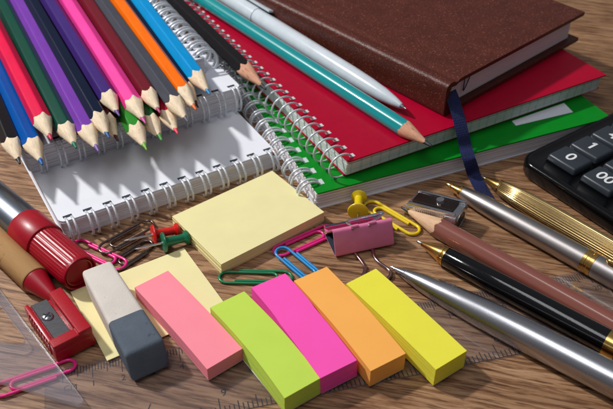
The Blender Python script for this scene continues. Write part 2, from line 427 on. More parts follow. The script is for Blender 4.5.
PENCILS = [  # tip px, back px, height at tip, at back, barrel, lead, label
    ((20, 164), (-22, 60), ZL, ZL, c_('black', 34, 32, 36), c_('graphite', 44, 44, 50), 'black pencil at the left end of the pencil pile, at the frame edge'),
    ((42.5, 165), (0, 76), ZL, ZL, c_('blue', 0, 84, 170), c_('blue', 20, 96, 170), 'bright blue pencil between the black and the crimson ones'),
    ((51.8, 140), (0, 38), ZU, ZU, c_('crimson', 232, 2, 72), c_('crimson', 200, 40, 80), 'crimson red pencil lying between the blue and the dark green ones'),
    ((76.3, 148.5), (6, 10), ZU-2, ZU-2, c_('bottle_green', 0, 84, 66), c_('sea_green', 0, 120, 84), 'dark bottle green pencil between the crimson and the light purple ones'),
    ((98.6, 151.5), (17, 0), ZU-2, ZU-2, c_('purple', 126, 66, 176), c_('lilac', 136, 100, 180), 'light purple pencil between the bottle green and the navy ones'),
    ((109.3, 138), (30, 0), ZU, ZU, c_('navy', 22, 36, 66), c_('steel_blue', 30, 92, 150), 'navy pencil with a blue lead, right of the light purple one'),
    ((118, 141), (44, 8), ZL, ZL, c_('dark_brown', 84, 26, 26), c_('dark_brown', 80, 40, 40), 'dark brown pencil half hidden under the navy one'),
    ((119.5, 116), (47, -2), ZU, ZU, c_('violet', 66, 42, 118), c_('violet', 104, 72, 150), 'deep violet pencil between the navy and the pink ones'),
    ((131, 118), (60, 0), ZL+1, ZL+1, c_('magenta', 196, 30, 130), c_('magenta', 190, 50, 130), 'magenta pencil mostly buried between the violet and the pink ones'),
    ((146.8, 150), (88, 40), ZL, ZL, c_('leaf_green', 44, 140, 44), c_('lime', 124, 186, 70), 'leaf green pencil with a lime lead, lowest tip in the middle'),
    ((145.8, 123.5), (66.5, -1), ZU, ZU, c_('hot_pink', 255, 70, 165), c_('orchid', 206, 80, 158), 'hot pink pencil on top of the leaf green one'),
    ((162, 140.5), (96, 30), ZL, ZL, c_('forest_green', 14, 98, 40), c_('grass_green', 84, 160, 70), 'forest green pencil peeping out under the pink and maroon ones'),
    ((160.4, 113), (86, 0), ZU, ZU, c_('maroon', 112, 24, 38), c_('rose', 176, 60, 110), 'maroon pencil with a rose lead, between the pink and the grey ones'),
    ((178, 134), (110, 20), ZL, ZL, c_('scarlet', 190, 20, 50), c_('coral', 230, 70, 90), 'scarlet pencil half hidden under the maroon and grey ones'),
    ((188.2, 122), (100, 0), ZU, ZU, c_('slate_grey', 92, 94, 106), c_('slate_grey', 96, 100, 110), 'slate grey pencil between the maroon and the orange ones'),
    ((186.6, 118), (112, 2), ZL, ZL, c_('mustard', 200, 160, 30), c_('mustard', 200, 170, 40), 'mustard pencil hidden under the slate grey and orange ones'),
    ((196.3, 110), (116.5, 0), ZU, ZU, c_('orange', 255, 116, 10), c_('orange', 220, 112, 56), 'bright orange pencil between the grey and the sky blue ones'),
    ((198.3, 107.5), (128, 4), ZL, ZL, c_('ink_blue', 18, 30, 62), c_('sepia', 70, 44, 36), 'ink blue pencil in the gap between the orange and the sky blue ones'),
    ((210, 94.3), (139, 0), ZU-1.5, ZU-1.5, c_('sky_blue', 0, 150, 218), c_('sky_blue', 30, 140, 200), 'sky blue pencil at the right end of the pencil pile'),
]
for tip, back, z, zb, bc, lc, lab in PENCILS:
    pencil(tip, back, z, zb, bc, lc, lab, roll=24 if 'hot pink' in lab else random.uniform(-14, 14), cone=random.uniform(15.2, 17), lead_len=random.uniform(3.8, 4.8), blunt=random.uniform(.4, .75))
# graphite pencil across the bindings
pencil((266, 89.5), (172, -1), 25, 25, c_('matt_black', 34, 31, 33), c_('graphite', 44, 44, 50), 'matt black graphite pencil lying along the wire bindings of the red notebook', name='graphite_pencil', group=None, wood=M_cedar, cone=21, blunt=.7, lead_len=5)
# teal pencil on the red cover
pencil((432, 146.5), (225, 14), 22.2, 23.3, c_('teal', 0, 146, 150), c_('graphite', 44, 44, 50), 'teal pencil lying on the red notebook beside the white pen', name='teal_pencil', group=None, wood=M_cedar, L=240, cone=17, ap=4.0, rnd_=1.035, blunt=.8, lead_len=4.4)
# brown pencil on the desk
pencil((401, 207), (613, 325), 3.6, 4.6, c_('chestnut', 134, 76, 64), c_('graphite', 44, 44, 50), 'chestnut brown pencil lying between the metal sharpener and the black pen', name='brown_pencil', group=None, wood=mat('pale_cut_wood', rgb(226, 186, 150), .8, var=.12, scale=(1.5, 45, 45), bump=.4, bscale=14, spec=.2), roll=12, rnd_=1.04, cone=20, ap=4.2, blunt=.7, lead_len=4.6)

# ------------------------------------------------------------------ brown diary
BOOK_Z = 19.6
M_leather = mat('brown_leatherette', rgb(82, 37, 28), .36, var=.16, scale=(4, 4, 4), bump=.5, bscale=32, spec=.27, speck=(rgb(138, 90, 76), 150, .62))
bk = P(443, 117, BOOK_Z)
t = thing('hardcover_diary', 'brown leatherette diary with a navy ribbon lying on the red notebook', 'book', (bk.x, bk.y, BOOK_Z), R(42.5-90))
# local: x = 42.5-90 deg ... spine runs along local -x?  use y inward
W, D, H, L = 0, 115, 17.2, 155
bm = bmesh.new()
ct = 2.0
prof = [(0.8, .05), (D, .05), (D, ct), (9, ct), (7, ct+.0), (4, ct+.6), (3.2, 4), (3.2, H-4), (4, H-ct-.6), (7, H-ct-.9), (9, H-ct), (D, H-ct), (D, H),
        (11.5, H), (9.5, H-.25), (8.2, H-1.0), (7.0, H-1.05), (5.8, H-.4), (4.5, H+.05), (2.4, H-.1), (.9, H-.9), (.15, H-2.2), (0, H-4), (0, 3), (.2, 1.2)]
a = [bm.verts.new((0, y, z)) for y, z in prof]; b = [bm.verts.new((-L, y, z)) for y, z in prof]
n = len(prof)
bm.faces.new(a); bm.faces.new(list(reversed(b)))
for i in range(n): bm.faces.new((a[i], b[i], b[(i+1) % n], a[(i+1) % n]))
bmesh.ops.recalc_face_normals(bm, faces=bm.faces)
part('cover', bm, M_leather, t, smooth=32)
bm = bmesh.new()
sheets(bm, -L+4, -4, 3.4, D-5, ct+.05, H-ct-.05, 26, .12, .05)
part('page_block', bm, paper('diary_page_edges', rgb(238, 218, 222)), t, smooth=0)
# the loose thread on the head of the pages
bm = bmesh.new()
th = [(-3.5, 14.5, 15.0), (-2.9, 16, 12.8), (-3.0, 21, 12.6), (-2.9, 20, 9.6), (-3.0, 17.8, 6), (-2.9, 17.4, 9), (-3.2, 17.8, 14.9)]
tube(bm, smooth_path(th, 6), .3, 5); part('loose_thread', bm, mat('navy_thread', rgb(40, 58, 88), .8), t)
# ribbon (built in place, expressed in the diary's own space)
inv = (Matrix.Translation(Vector((bk.x, bk.y, BOOK_Z))) @ Matrix.Rotation(R(42.5-90), 4, 'Z')).inverted()
ctr = [P(450, 92, 31), P(452.5, 98, 28.5), P(456, 109, 24), P(459.5, 121, 20.6), P(462.5, 134, 16.5), P(465.5, 147, 11.6), P(468.5, 158, 10.2), P(470.8, 165, 7.2), P(474.2, 175, 1.9), P(480, 187, .7), P(490, 203, .7), P(500, 214, .7)]
path = smooth_path(ctr, 7)
bm = bmesh.new(); prev = None
for i, p in enumerate(path):
    tg = (path[min(i+1, len(path)-1)]-path[max(i-1, 0)]).normalized()
    side = Vector((.93, .36, 0)); side = (side-tg*side.dot(tg)).normalized()
    nn = side.cross(tg).normalized()
    w = 3.2
    cur = [bm.verts.new(inv @ (p+side*w*q+nn*h)) for q, h in ((-1, 0), (-.5, .12), (0, .16), (.5, .12), (1, 0), (1, -.25), (-1, -.25))]
    if prev:
        for k in range(7): bm.faces.new((prev[k], prev[(k+1) % 7], cur[(k+1) % 7], cur[k]))
    else: bm.faces.new(cur)
    prev = cur
bm.faces.new(list(reversed(prev)))
bmesh.ops.recalc_face_normals(bm, faces=bm.faces)
def ribbon_mat():
    m = bpy.data.materials.new('navy_ribbon'); m.use_nodes = True
    N = m.node_tree.nodes; L = m.node_tree.links; b = N['Principled BSDF']; b.inputs['Roughness'].default_value = .65
    tc = N.new('ShaderNodeTexCoord'); mp = N.new('ShaderNodeMapping'); mp.inputs['Rotation'].default_value = (0, 0, R(-28)); L.new(tc.outputs['Object'], mp.inputs[0])
    w1 = N.new('ShaderNodeTexVoronoi'); w1.inputs['Scale'].default_value = 130; w1.inputs['Randomness'].default_value = .25; L.new(mp.outputs[0], w1.inputs['Vector'])
    r = N.new('ShaderNodeValToRGB'); r.color_ramp.elements[0].color = rgb(16, 40, 112); r.color_ramp.elements[1].color = rgb(6, 16, 60); r.color_ramp.elements[1].position = .6
    L.new(w1.outputs['Distance'], r.inputs[0]); L.new(r.outputs[0], b.inputs['Base Color'])
    bp = N.new('ShaderNodeBump'); bp.invert = True; bp.inputs['Strength'].default_value = .6; bp.inputs['Distance'].default_value = .004; L.new(w1.outputs['Distance'], bp.inputs['Height']); L.new(bp.outputs[0], b.inputs['Normal'])
    return m
part('ribbon_bookmark', bm, ribbon_mat(), t, smooth=60)

# ------------------------------------------------------------------ pens
def pen(name, label, tip, back, z, zb):
    a, b = P(*tip, z), P(*back, zb)
    return thing(name, label, 'pen', a, place_axis(a, b))
def lathe_part(name, prof, m, t, n=40, smooth=35, rmod=None, **k):
    bm = bmesh.new(); lathe(bm, prof, n, rmod, **k); return part(name, bm, m, t, smooth=smooth)
# white pen on the red notebook
JW = (P(256, 17.6, 24.3)-P(406, 109, 23.6)).length
t = pen('white_ballpoint', 'white plastic ballpoint pen lying on the red notebook against the brown book', (406, 109), (252, 13), 23.6, 24.4)
M_pw = plastic('white_plastic', rgb(206, 214, 222), .22, coat=.3)
lathe_part('barrel', [(3.2, 1.25), (3.6, 1.5), (8, 2.4), (16, 3.5), (26, 4.15), (40, 4.5), (JW, 4.65), (JW+.4, 4.5)], M_pw, t)
lathe_part('tip', [(0, .35), (.6, .55), (1.6, .7), (1.7, 1.0), (3.6, 1.25)], M_chrome, t, 24)
lathe_part('cap', [(JW+.4, 4.5), (JW+.7, 4.85), (JW+2, 4.9), (JW+52, 4.75), (JW+55, 4.2), (JW+56, 2)], M_pw, t)
bm = bmesh.new(); Mc = Matrix.Rotation(R(20), 4, 'X'); box(bm, JW-10, JW+50, -1.9, 1.9, 6.0, 7.3, .5, M=Mc); box(bm, JW+42, JW+50, -1.7, 1.7, 4.4, 6.2, .3, M=Mc); part('clip', bm, M_pw, t)
# silver ballpoint in front
t = pen('silver_ballpoint', 'slim tapered silver ballpoint pen nearest to the viewer, beside the yellow flag pad', (389.5, 266), (613, 379.5), 2.6, 6.9)
M_silver = metal('brushed_silver', rgb(186, 186, 192), .26)
lathe_part('barrel', [(7.5, 2.0), (8, 2.25), (16, 3.6), (28, 4.9), (42, 5.7), (60, 6.1), (96, 6.1)], M_silver, t, 56)
lathe_part('tip', [(0, .3), (.5, .5), (3, .75), (3.2, 1.0), (7.6, 2.0)], M_chrome, t, 24)
lathe_part('upper_barrel', [(96, 5.8), (96.4, 5.8), (96.6, 6.1), (138, 5.6), (139, 4.6)], M_silver, t, 48)
# black pen
t = pen('black_pen', 'glossy black pen with a gold cone tip, between the brown pencil and the silver pen', (417, 241), (613, 344.5), 4.4, 5.3)
M_blk = plastic('black_lacquer', rgb(5, 5, 7), .1, spec=.45, coat=.2)
lathe_part('barrel', [(14.6, 3.9), (15.2, 4.25), (40, 4.6), (83, 4.75), (83.2, 4.6)], M_blk, t, 56)
lathe_part('tip', [(0, .35), (.6, .6), (2.6, .75)], M_chrome, t, 24)
lathe_part('nose_cone', [(2.4, .85), (2.8, 1.1), (12.2, 3.6), (12.4, 4.05), (13.2, 4.15), (13.5, 3.8), (14, 3.8), (14.2, 4.2), (14.8, 4.3)], M_gold, t, 40)
lathe_part('centre_band', [(83, 4.6), (83.2, 4.95), (87.8, 4.95), (88, 4.6)], M_gold, t, 48)
lathe_part('cap', [(88, 4.6), (88.2, 4.8), (130, 4.6), (134, 4), (135, 2)], M_blk, t, 48)
# silver pen with gold trim
t = pen('silver_gold_pen', 'satin silver pen with gold trim, between the fluted gold pen and the brown pencil', (446, 183.5), (613, 275.5), 4.7, 5.0)
M_satin = metal('satin_steel', rgb(176, 170, 168), .34)
lathe_part('barrel', [(9.2, 2.6), (9.8, 3.0), (20, 4.0), (34, 4.6), (70.5, 4.9), (70.7, 4.7)], M_satin, t, 56)
lathe_part('tip', [(0, .8), (.5, 1.15), (2.4, 1.35), (2.6, 1.6), (3.4, 1.6), (3.6, 1.4), (8, 2.3), (8.2, 2.7), (9.4, 2.75)], M_gold, t, 32)
lathe_part('centre_band', [(70.5, 4.75), (70.7, 5.1), (72, 5.1), (72.2, 4.95), (73.4, 4.95), (73.6, 5.1), (75.2, 5.1), (75.4, 4.75)], M_gold, t, 48)
lathe_part('upper_barrel', [(75.2, 4.75), (75.4, 5.0), (128, 4.7), (130, 3)], M_satin, t, 48)
bm = bmesh.new(); box(bm, 80, 122, -1.6, 1.6, 5.3, 6.4, .4); box(bm, 117, 122, -1.4, 1.4, 4.4, 5.5, .2); lathe(bm, [(79, .6), (80, 1.3), (81.5, 1.3), (82.4, .5)], 16, z=5.8); part('clip', bm, M_gold, t)
# gold fluted pen
t = pen('gold_pen', 'fluted gold pen lying between the calculator and the satin silver pen', (482.5, 177), (613, 252.5), 5.0, 5.2)
M_gold2 = metal('gold_body', rgb(212, 182, 126), .2)
NF = 30
def flute(x, a): return 1+.035*math.cos(NF*a)
lathe_part('barrel', [(10.6, 3.0), (11, 3.35), (22, 4.3), (36, 4.8), (120, 4.8), (122, 4)], M_gold2, t, NF*6, rmod=flute, smooth=60)
lathe_part('tip', [(0, .5), (.4, .8), (2.2, 1.0)], metal('dark_steel', rgb(120, 112, 104), .3), t, 24)
lathe_part('nose_cone', [(2.0, 1.1), (2.4, 1.35), (9.0, 2.7), (9.2, 3.2), (10.2, 3.3), (10.5, 3.0), (10.9, 3.0)], M_gold, t, 40)

# ------------------------------------------------------------------ marker and kraft pen on the left
M_mred = plastic('marker_red', rgb(160, 2, 30), .36, coat=.05)
a, b = P(80.5, 273.5, 7.4), P(19, 221.5, 8.0)
t = thing('marker_pen', 'thick silver marker pen with a ribbed red cap at the left edge', 'marker', a, place_axis(a, b))
def rib(x, ang):
    q = math.sin(ang)
    return 1+(.02*max(0, math.cos(34*ang)) if 1.5 < x < 24 and q > -.2 else 0)
bm = bmesh.new()
lathe(bm, [(1.8, .02), (1.8, 5.2), (.6, 5.4), (.6, 5.9), (1.6, 6.2), (1.6, 6.6), (0, 6.7), (-.2, 7.0), (.1, 7.35), (1.2, 7.5)], 72, cap1=False, cap0=False)
lathe(bm, [(1.2, 7.5), (1.8, 7.5), (2.4, 7.5), (12, 7.6), (23, 7.7), (23.8, 7.75), (24.4, 7.75), (24.6, 8.5), (25.2, 8.75), (38.6, 8.85), (39, 8.6), (39, 8.2)], 216, rmod=rib, cap0=False, cap1=False)
bmesh.ops.remove_doubles(bm, verts=bm.verts, dist=.001)
part('cap', bm, M_mred, t, smooth=40)
lathe_part('barrel', [(38.6, 8.2), (45, 8.3), (120, 8.3), (124, 7)], metal('marker_silver', rgb(150, 158, 170), .3), t, 56)
a, b = P(62, 305.5, 3.4), P(4, 250, 6.4)
t = thing('kraft_pen', 'brown cardboard pen with a red conical nose behind the red sharpener', 'pen', a, place_axis(a, b))
lathe_part('barrel', [(18.2, 5.2), (18.2, 5.5), (18.6, 5.75), (120, 5.8), (121, 5)], mat('kraft_card', rgb(190, 146, 96), .7, var=.08, scale=(2, 12, 12), bump=.15, bscale=60, spec=.3, speck=(rgb(150, 108, 66), 40, .66)), t, 56)
lathe_part('nose_cone', [(0, .8), (.6, 1.2), (6, 2.5), (12, 3.9), (17, 5.05), (18.4, 5.3), (19, 5.2)], M_mred, t, 48)

# ------------------------------------------------------------------ paper: flag pads, note pad, loose notes
def bent_sheets(bm, w, l, z0, z1, n, bend, kink):
    """flags that have slipped sideways in the middle: every slab follows the same slow curve, with its own small error"""
    t = (z1-z0)/n; K = 14
    for i in range(n):
        q = i/max(1, n-1)
        jx, jy = random.uniform(-.02, .02), random.uniform(-.03, .03)
        amp = bend*(.6+.4*q)+random.uniform(-.012, .012)
        f = lambda y: amp*math.sin(PI*(y/l+.5)) + kink*q*(.5-.5*math.tanh((y-.12*l)/2.0))
        left = [(-w/2+jx+f(-l/2+l*k/K), -l/2+jy+l*k/K) for k in range(K+1)]
        right = [(x+w, y) for x, y in left]
        prism(bm, right+left[::-1], z0+i*t, z0+(i+1)*t-.012)
def pad(label, pts, h, col, name, n=14, lean=(0, 0), bend=.5, kink=0.):
    c, ang, w, l = quad(pts, h)
    w, l = (w+14.8)/2, (l+50.4)/2
    t = thing('sticky_flag_pad', label, 'sticky notes', (c.x, c.y, .92), ang, 'flag pads in five colours')
    bm = bmesh.new(); bent_sheets(bm, w, l, .3, h-.92, n, bend, kink)
    part('paper_flags', bm, paper('flag_'+name, col), t, smooth=25)
    bm = bmesh.new(); box(bm, -w/2+.5, w/2-.1, -l/2+.1, l/2-.1, 0, .27); part('backing_card', bm, M_white, t, smooth=0)
pad('salmon pink flag pad, next to the grey eraser', [(135, 286), (169.5, 270.5), (240.5, 348), (207, 371.6)], 7.2, rgb(255, 146, 162), 'pink', 10, bend=.35)
pad('lime green flag pad between the salmon and the magenta ones', [(210.4, 309), (244.3, 291.4), (320.4, 377.8), (284, 396)], 9.6, rgb(196, 224, 88), 'lime', 13, bend=1.0)
pad('magenta flag pad between the lime green and the orange ones', [(251.3, 288.2), (285.2, 274), (358.5, 358.7), (321, 376.6)], 9.9, rgb(255, 88, 184), 'magenta', 13, bend=.6, kink=-.5)
pad('orange flag pad between the magenta and the yellow ones', [(295.4, 280), (327.6, 265.3), (404.8, 354), (369.3, 373)], 9.5, rgb(255, 180, 90), 'orange', 13, bend=.7)
pad('bright yellow flag pad, beside the silver pen', [(347.3, 283.4), (374.7, 269), (467.4, 350.6), (435.2, 369.5)], 9.8, rgb(240, 232, 72), 'yellow', 13, bend=.35)
c, ang, w, l = quad([(170.4, 216), (273, 171), (323.6, 212), (222, 264)], 5.6)
bm = bmesh.new(); sheets(bm, -w/2, w/2, -l/2, l/2, 0.02, 5.6, 10, .12, .03)
M_note = paper('pale_yellow_paper', rgb(238, 228, 170))
o = part('sticky_note_pad', bm, M_note, None, smooth=0, loc=(c.x, c.y, 0), rot=ang)
tag(o, 'thick pale yellow sticky note pad lying in front of the white notebook', 'sticky notes')
c, ang, w, l = quad([(69.5, 293), (184, 248), (229, 310), (108, 359)], .9)
bm = bmesh.new(); sheets(bm, -w/2, w/2, -l/2, l/2, 0.82, 1.15, 2, .1, .02)
M_note2 = paper('pale_yellow_sheet', rgb(238, 228, 172))
o = part('sticky_note', bm, M_note2, None, smooth=0, loc=(c.x, c.y, 0), rot=ang)
tag(o, 'thin pale yellow sticky notes lying under the eraser and the salmon flag pad', 'sticky notes')

# ------------------------------------------------------------------ eraser
c, ang, w, l = quad([(79, 270), (106, 261.5), (168.5, 337.5), (127, 354.5)], 12.6)
t = thing('eraser', 'worn eraser, pale grey with a slate end, between the sharpener and the pink pad', 'eraser', (c.x, c.y, 1.2), ang)
def eraser_bm(y0, y1, e0, e1):
    bm = bmesh.new()
    vs = box(bm, -w/2, w/2, y0, y1, 0, 11.4, 0)
    # slanted ends and soft worn arrises
    es = [e for e in bm.edges if abs(e.verts[0].co.y-e.verts[1].co.y) > 1]
    if e0: es += [e for e in bm.edges if all(abs(v.co.y-y0) < .01 for v in e.verts)]
    if e1: es += [e for e in bm.edges if all(abs(v.co.y-y1) < .01 for v in e.verts)]
    bmesh.ops.bevel(bm, geom=list(set(es)), offset=1.5, segments=4, profile=.5, affect='EDGES')
    for v in bm.verts:
        v.co.x *= 1.03-.10*v.co.y/(l/2)
        v.co.y += (v.co.z-11.4)*.30
    return bm
yb = -l/2 + 17.5
part('pale_half', eraser_bm(yb+.02, l/2, 0, 1), mat('eraser_pale', rgb(212, 204, 196), .9, var=.05, scale=(4, 4, 4), bump=.3, bscale=40, spec=.15, speck=(rgb(178, 168, 158), 40, .70)), t, smooth=50)
part('slate_half', eraser_bm(-l/2, yb, 1, 0), mat('eraser_slate', rgb(92, 101, 113), .9, var=.1, scale=(4, 4, 4), bump=.35, bscale=40, spec=.15, speck=(rgb(74, 82, 94), 30, .66)), t, smooth=50)

# ------------------------------------------------------------------ red plastic sharpener
c, ang, w, l = quad([(22, 307.5), (59, 289), (96, 329.5), (54, 345.5)], 9.0)
t = thing('plastic_sharpener', 'red plastic pencil sharpener with a screwed steel blade beside the eraser', 'pencil sharpener', (c.x, c.y, .9), ang)
M_shred = plastic('sharpener_red', rgb(170, 4, 28), .3, coat=.1)
bm = bmesh.new()
box(bm, -w/2, w/2, -l/2, l/2, 0, 5.4, .5)                     # block
box(bm, -w/2, -w/2+1.6, -l/2+.2, l/2, 5.0, 8.2, .5)           # left rim
box(bm, w/2-5.2, w/2, -l/2+.1, l/2, 4.8, 9.2, .7, 3)          # right arm
box(bm, -w/2+.1, w/2-.1, -l/2, -l/2+4.4, 4.9, 8.4, .6, 3)     # front wall
for i in range(9): box(bm, -w/2-.35, -w/2+.4, -l/2+4+i*2.1, -l/2+5.1+i*2.1, 1, 7.4, .2, 1)   # grip ribs
box(bm, -w/2+1.4, w/2-7.6, -l/2+4, l/2-.4, 5.2, 6.9, .2, 1)   # blade bed
part('body', bm, M_shred, t)
bm = bmesh.new()
Mb = Matrix.Translation((-w/2+5.0, 1.9, 7.55)) @ Matrix.Rotation(R(5), 4, 'Y')
box(bm, -2.9, 3.3, -l/2+1.6, l/2-3.2, -.35, .35, .1, 1, M=Mb)
part('blade', bm, metal('blade_steel', rgb(112, 112, 116), .42, bump=.2, bscale=8), t)
bm = bmesh.new()
Ms = Matrix.Translation((-w/2+4.7, 2.6, 8.0)) @ Matrix.Rotation(R(5), 4, 'Y')
bmesh.ops.create_uvsphere(bm, u_segments=24, v_segments=10, radius=2.2, matrix=Ms @ Matrix.Diagonal((1, 1, .45, 1)))
part('screw', bm, metal('screw_steel', rgb(190, 190, 196), .2), t)
bm = bmesh.new()
for k in range(2): box(bm, -1.5, 1.5, -.22, .22, .78, 1.05, M=Ms @ Matrix.Rotation(R(35+90*k), 4, 'Z'))
part('screw_slot', bm, M_hole, t, smooth=0)

# ------------------------------------------------------------------ metal sharpener
pts = [P(418, 190, 8), P(471, 200, 9.5), P(455, 218.5, 9.5), P(404, 206, 6.5)]
c = (pts[0]+pts[1]+pts[2]+pts[3])/4
xv = ((pts[1]-pts[0])+(pts[2]-pts[3])); ang = math.atan2(xv.y, xv.x)
Lm = xv.length/2; Wm = 12.5; ang -= R(8)
t = thing('metal_sharpener', 'small metal pencil sharpener with serrated sides behind the brown pencil tip', 'pencil sharpener', (c.x, c.y, 0), ang)
M_zinc = metal('cast_zinc', rgb(214, 216, 222), .2, bump=.15, bscale=10)
bm = bmesh.new()
# side outline (x, z): wedge, taller at the pencil hole end; waist in plan
nS = 12; secs = []
for i in range(nS+1):
    q = i/nS; x = -Lm/2+Lm*q
    half = Wm/2 - 1.5*math.sin(PI*min(1, max(0, (q-.08)/.8)))**1.2
    top = 6.4+3.6*q
    secs.append((x, half, top))
rings = []
for x, hf, tp in secs:
    rings.append([bm.verts.new((x, y, z)) for y, z in ((-hf, .1), (hf, .1), (hf, tp-.7), (hf-.7, tp), (-hf+.7, tp), (-hf, tp-.7))])
for i in range(nS):
    for k in range(6): bm.faces.new((rings[i][k], rings[i][(k+1) % 6], rings[i+1][(k+1) % 6], rings[i+1][k]))
bm.faces.new(list(reversed(rings[0]))); bm.faces.new(rings[-1])
bmesh.ops.recalc_face_normals(bm, faces=bm.faces)
for sgn in (-1, 1):                                            # serrations
    for i in range(15):
        q = .2+.55*i/14; x = -Lm/2+Lm*q
        hf = Wm/2 - 1.5*math.sin(PI*min(1, max(0, (q-.08)/.8)))**1.2
        box(bm, x-.25, x+.25, sgn*hf-.35, sgn*hf+.35, 1, 6.2+3.6*q-1, .1, 1)
sl = math.atan2(3.6, Lm)
Mt = Matrix.Translation((0, 0, 8.2)) @ Matrix.Rotation(-sl, 4, 'Y')
box(bm, -Lm/2+.6, Lm/2-.4, -Wm/2+.4, -Wm/2+1.9, -.2, 1.2, .25, 2, M=Mt)   # rails either side of the blade
box(bm, -Lm/2+.6, Lm/2-.4, Wm/2-1.9, Wm/2-.5, -.2, 1.2, .25, 2, M=Mt)
part('body', bm, M_zinc, t)
bm = bmesh.new(); box(bm, -Lm/2+1.2, Lm/2-3, -2.7, 3.9, .1, .75, .12, 1, M=Mt); part('blade', bm, metal('dark_blade', rgb(92, 80, 76), .24), t)
bm = bmesh.new()
bmesh.ops.create_cone(bm, cap_ends=True, segments=24, radius1=2.0, radius2=1.7, depth=1.4, matrix=Mt @ Matrix.Translation((1.2, 1.2, 1.3)))
part('screw', bm, M_chrome, t)
bm = bmesh.new(); lathe(bm, [(Lm/2-6, 3.2), (Lm/2+.05, 3.7)], 28, z=5.0); part('pencil_hole', bm, mat('hole_shade', rgb(20, 22, 26), .3, .3), t)
bm = bmesh.new(); lathe(bm, [(Lm/2-.4, 3.7), (Lm/2+.25, 3.75), (Lm/2+.3, 4.2), (Lm/2-.4, 4.3)], 28, z=5.0, cap0=False, cap1=False); part('hole_rim', bm, M_zinc, t)

# ------------------------------------------------------------------ calculator
key_z = 12.4
k0, k1, k00 = P(570.8, 157, key_z), P(590, 144.8, key_z), P(602.6, 179.3, key_z)
e1 = k1-k0; e2 = k00-k0
a1 = math.atan2(e1.y, e1.x); a2 = math.atan2(e2.y, e2.x)
ca = (a1 + a2+PI/2)/2                                         # local x: towards the 1 and 4 keys
t = thing('calculator', 'black desk calculator with grey keys at the right edge', 'calculator', (k0.x, k0.y, 0), ca)
px_, py_ = e1.length, e2.length
bm = bmesh.new()
X0, X1, Y0, Y1 = -16.5, 140, -100, 17.0
def shell(i, z): return [(x, y, z) for x, y in rrect(X0+i, X1-i, Y0+i, Y1-i, max(1, 9-i), 8)]
levels = [(2.2, .3), (.9, 1.2), (.1, 3.0), (0, 7.4), (.25, 8.3), (.8, 8.95), (1.6, 9.3), (2.6, 9.4), (3.2, 9.3), (3.8, 9.0)]
rings = [[bm.verts.new(p) for p in shell(i, z)] for i, z in levels]
for A_, B_ in zip(rings, rings[1:]):
    m_ = len(A_)
    for k in range(m_): bm.faces.new((A_[k], A_[(k+1) % m_], B_[(k+1) % m_], B_[k]))
bm.faces.new(list(reversed(rings[0]))); bm.faces.new(rings[-1])
bmesh.ops.recalc_face_normals(bm, faces=bm.faces)
part('body', bm, plastic('calculator_black', rgb(8, 8, 11), .15, spec=.3, coat=.1), t, smooth=40)
M_key = plastic('key_grey', rgb(48, 55, 63), .36)
M_keytxt = mat('key_print', rgb(236, 238, 240), .5)
keys = {(0, 0): '0', (1, 0): '1', (2, 0): '4', (3, 0): '7', (0, 1): '00', (1, 1): '2', (2, 1): '5', (3, 1): '8', (0, 2): '.', (1, 2): '3', (2, 2): '6', (3, 2): '9'}
kw, kl = px_*.9, py_*.86
for (i, j), s in keys.items():
    x, y = i*px_, -j*py_
    bm = bmesh.new()
    vs = box(bm, x-kw/2, x+kw/2, y-kl/2, y+kl/2, 8.7, key_z, .0)
    for v in bm.verts:
        if v.co.z > 10: v.co.x = x+(v.co.x-x)*.90; v.co.y = y+(v.co.y-y)*.92
    bmesh.ops.bevel(bm, geom=list(bm.edges), offset=1.1, segments=3, profile=.5, affect='EDGES')
    k = part('key', bm, M_key, t, smooth=45)
    bm = bmesh.new()
    text_bm(bm, s, 8.4, Matrix.Translation((x, y, key_z+.02)) @ Matrix.Rotation(R(-90), 4, 'Z'), .1, bold=.12)
    if '1' in s: box(bm, x+1.3, x+2.9, y+.1, y+.95, key_z-.03, key_z+.07, M=Matrix.Translation((x+2.2, y+.5, 0)) @ Matrix.Rotation(R(-38), 4, 'Z') @ Matrix.Translation((-x-2.2, -y-.1, 0)))
    part('key_numeral', bm, M_keytxt, k, smooth=0)

# ------------------------------------------------------------------ binder clip
bl, br = P(335.6, 257, 1.2), P(394, 244.6, 1.2)
xv = br-bl; ang = math.atan2(xv.y, xv.x); Wc = xv.length
t = thing('binder_clip', 'dusty pink binder clip lying on the desk with its wire handles folded', 'binder clip', (bl.x, bl.y, .9), ang)
M_clipp = mat('pink_enamel', rgb(228, 124, 168), .36, var=.06, bump=.06, bscale=60, coat=.2)
M_clipin = mat('clip_inside', rgb(66, 76, 90), .4, .5)
# section in local (y back, z up)
outer = [(13.6, 1.9), (13.9, .9), (13.2, .3), (12, .3), (.9, .05), (.15, .4), (0, 1.2), (3.5, 9.3), (3.9, 10.1), (4.5, 10.6), (5.1, 10.7), (5.8, 10.4), (13.0, 3.5), (13.9, 3.1), (14.9, 3.5), (15.1, 4.4), (14.4, 5.1), (13.6, 4.9)]
def offset_open(pts, d):
    out = []
    for i, p in enumerate(pts):
        a = Vector(pts[max(i-1, 0)]); b = Vector(pts[min(i+1, len(pts)-1)])
        tg = (b-a).normalized(); out.append((p[0]-tg.y*d*-1, p[1]+tg.x*d*-1))
    return out
inner = offset_open(outer, .45)
bm = bmesh.new()
def strip(pts, mi, flip):
    A_ = [bm.verts.new((0, y, z)) for y, z in pts]; B_ = [bm.verts.new((Wc, y, z)) for y, z in pts]
    for i in range(len(pts)-1):
        f = bm.faces.new((A_[i], A_[i+1], B_[i+1], B_[i]) if not flip else (A_[i], B_[i], B_[i+1], A_[i+1])); f.material_index = mi
    return A_, B_
Ao, Bo = strip(outer, 0, False); Ai, Bi = strip(inner, 1, True)
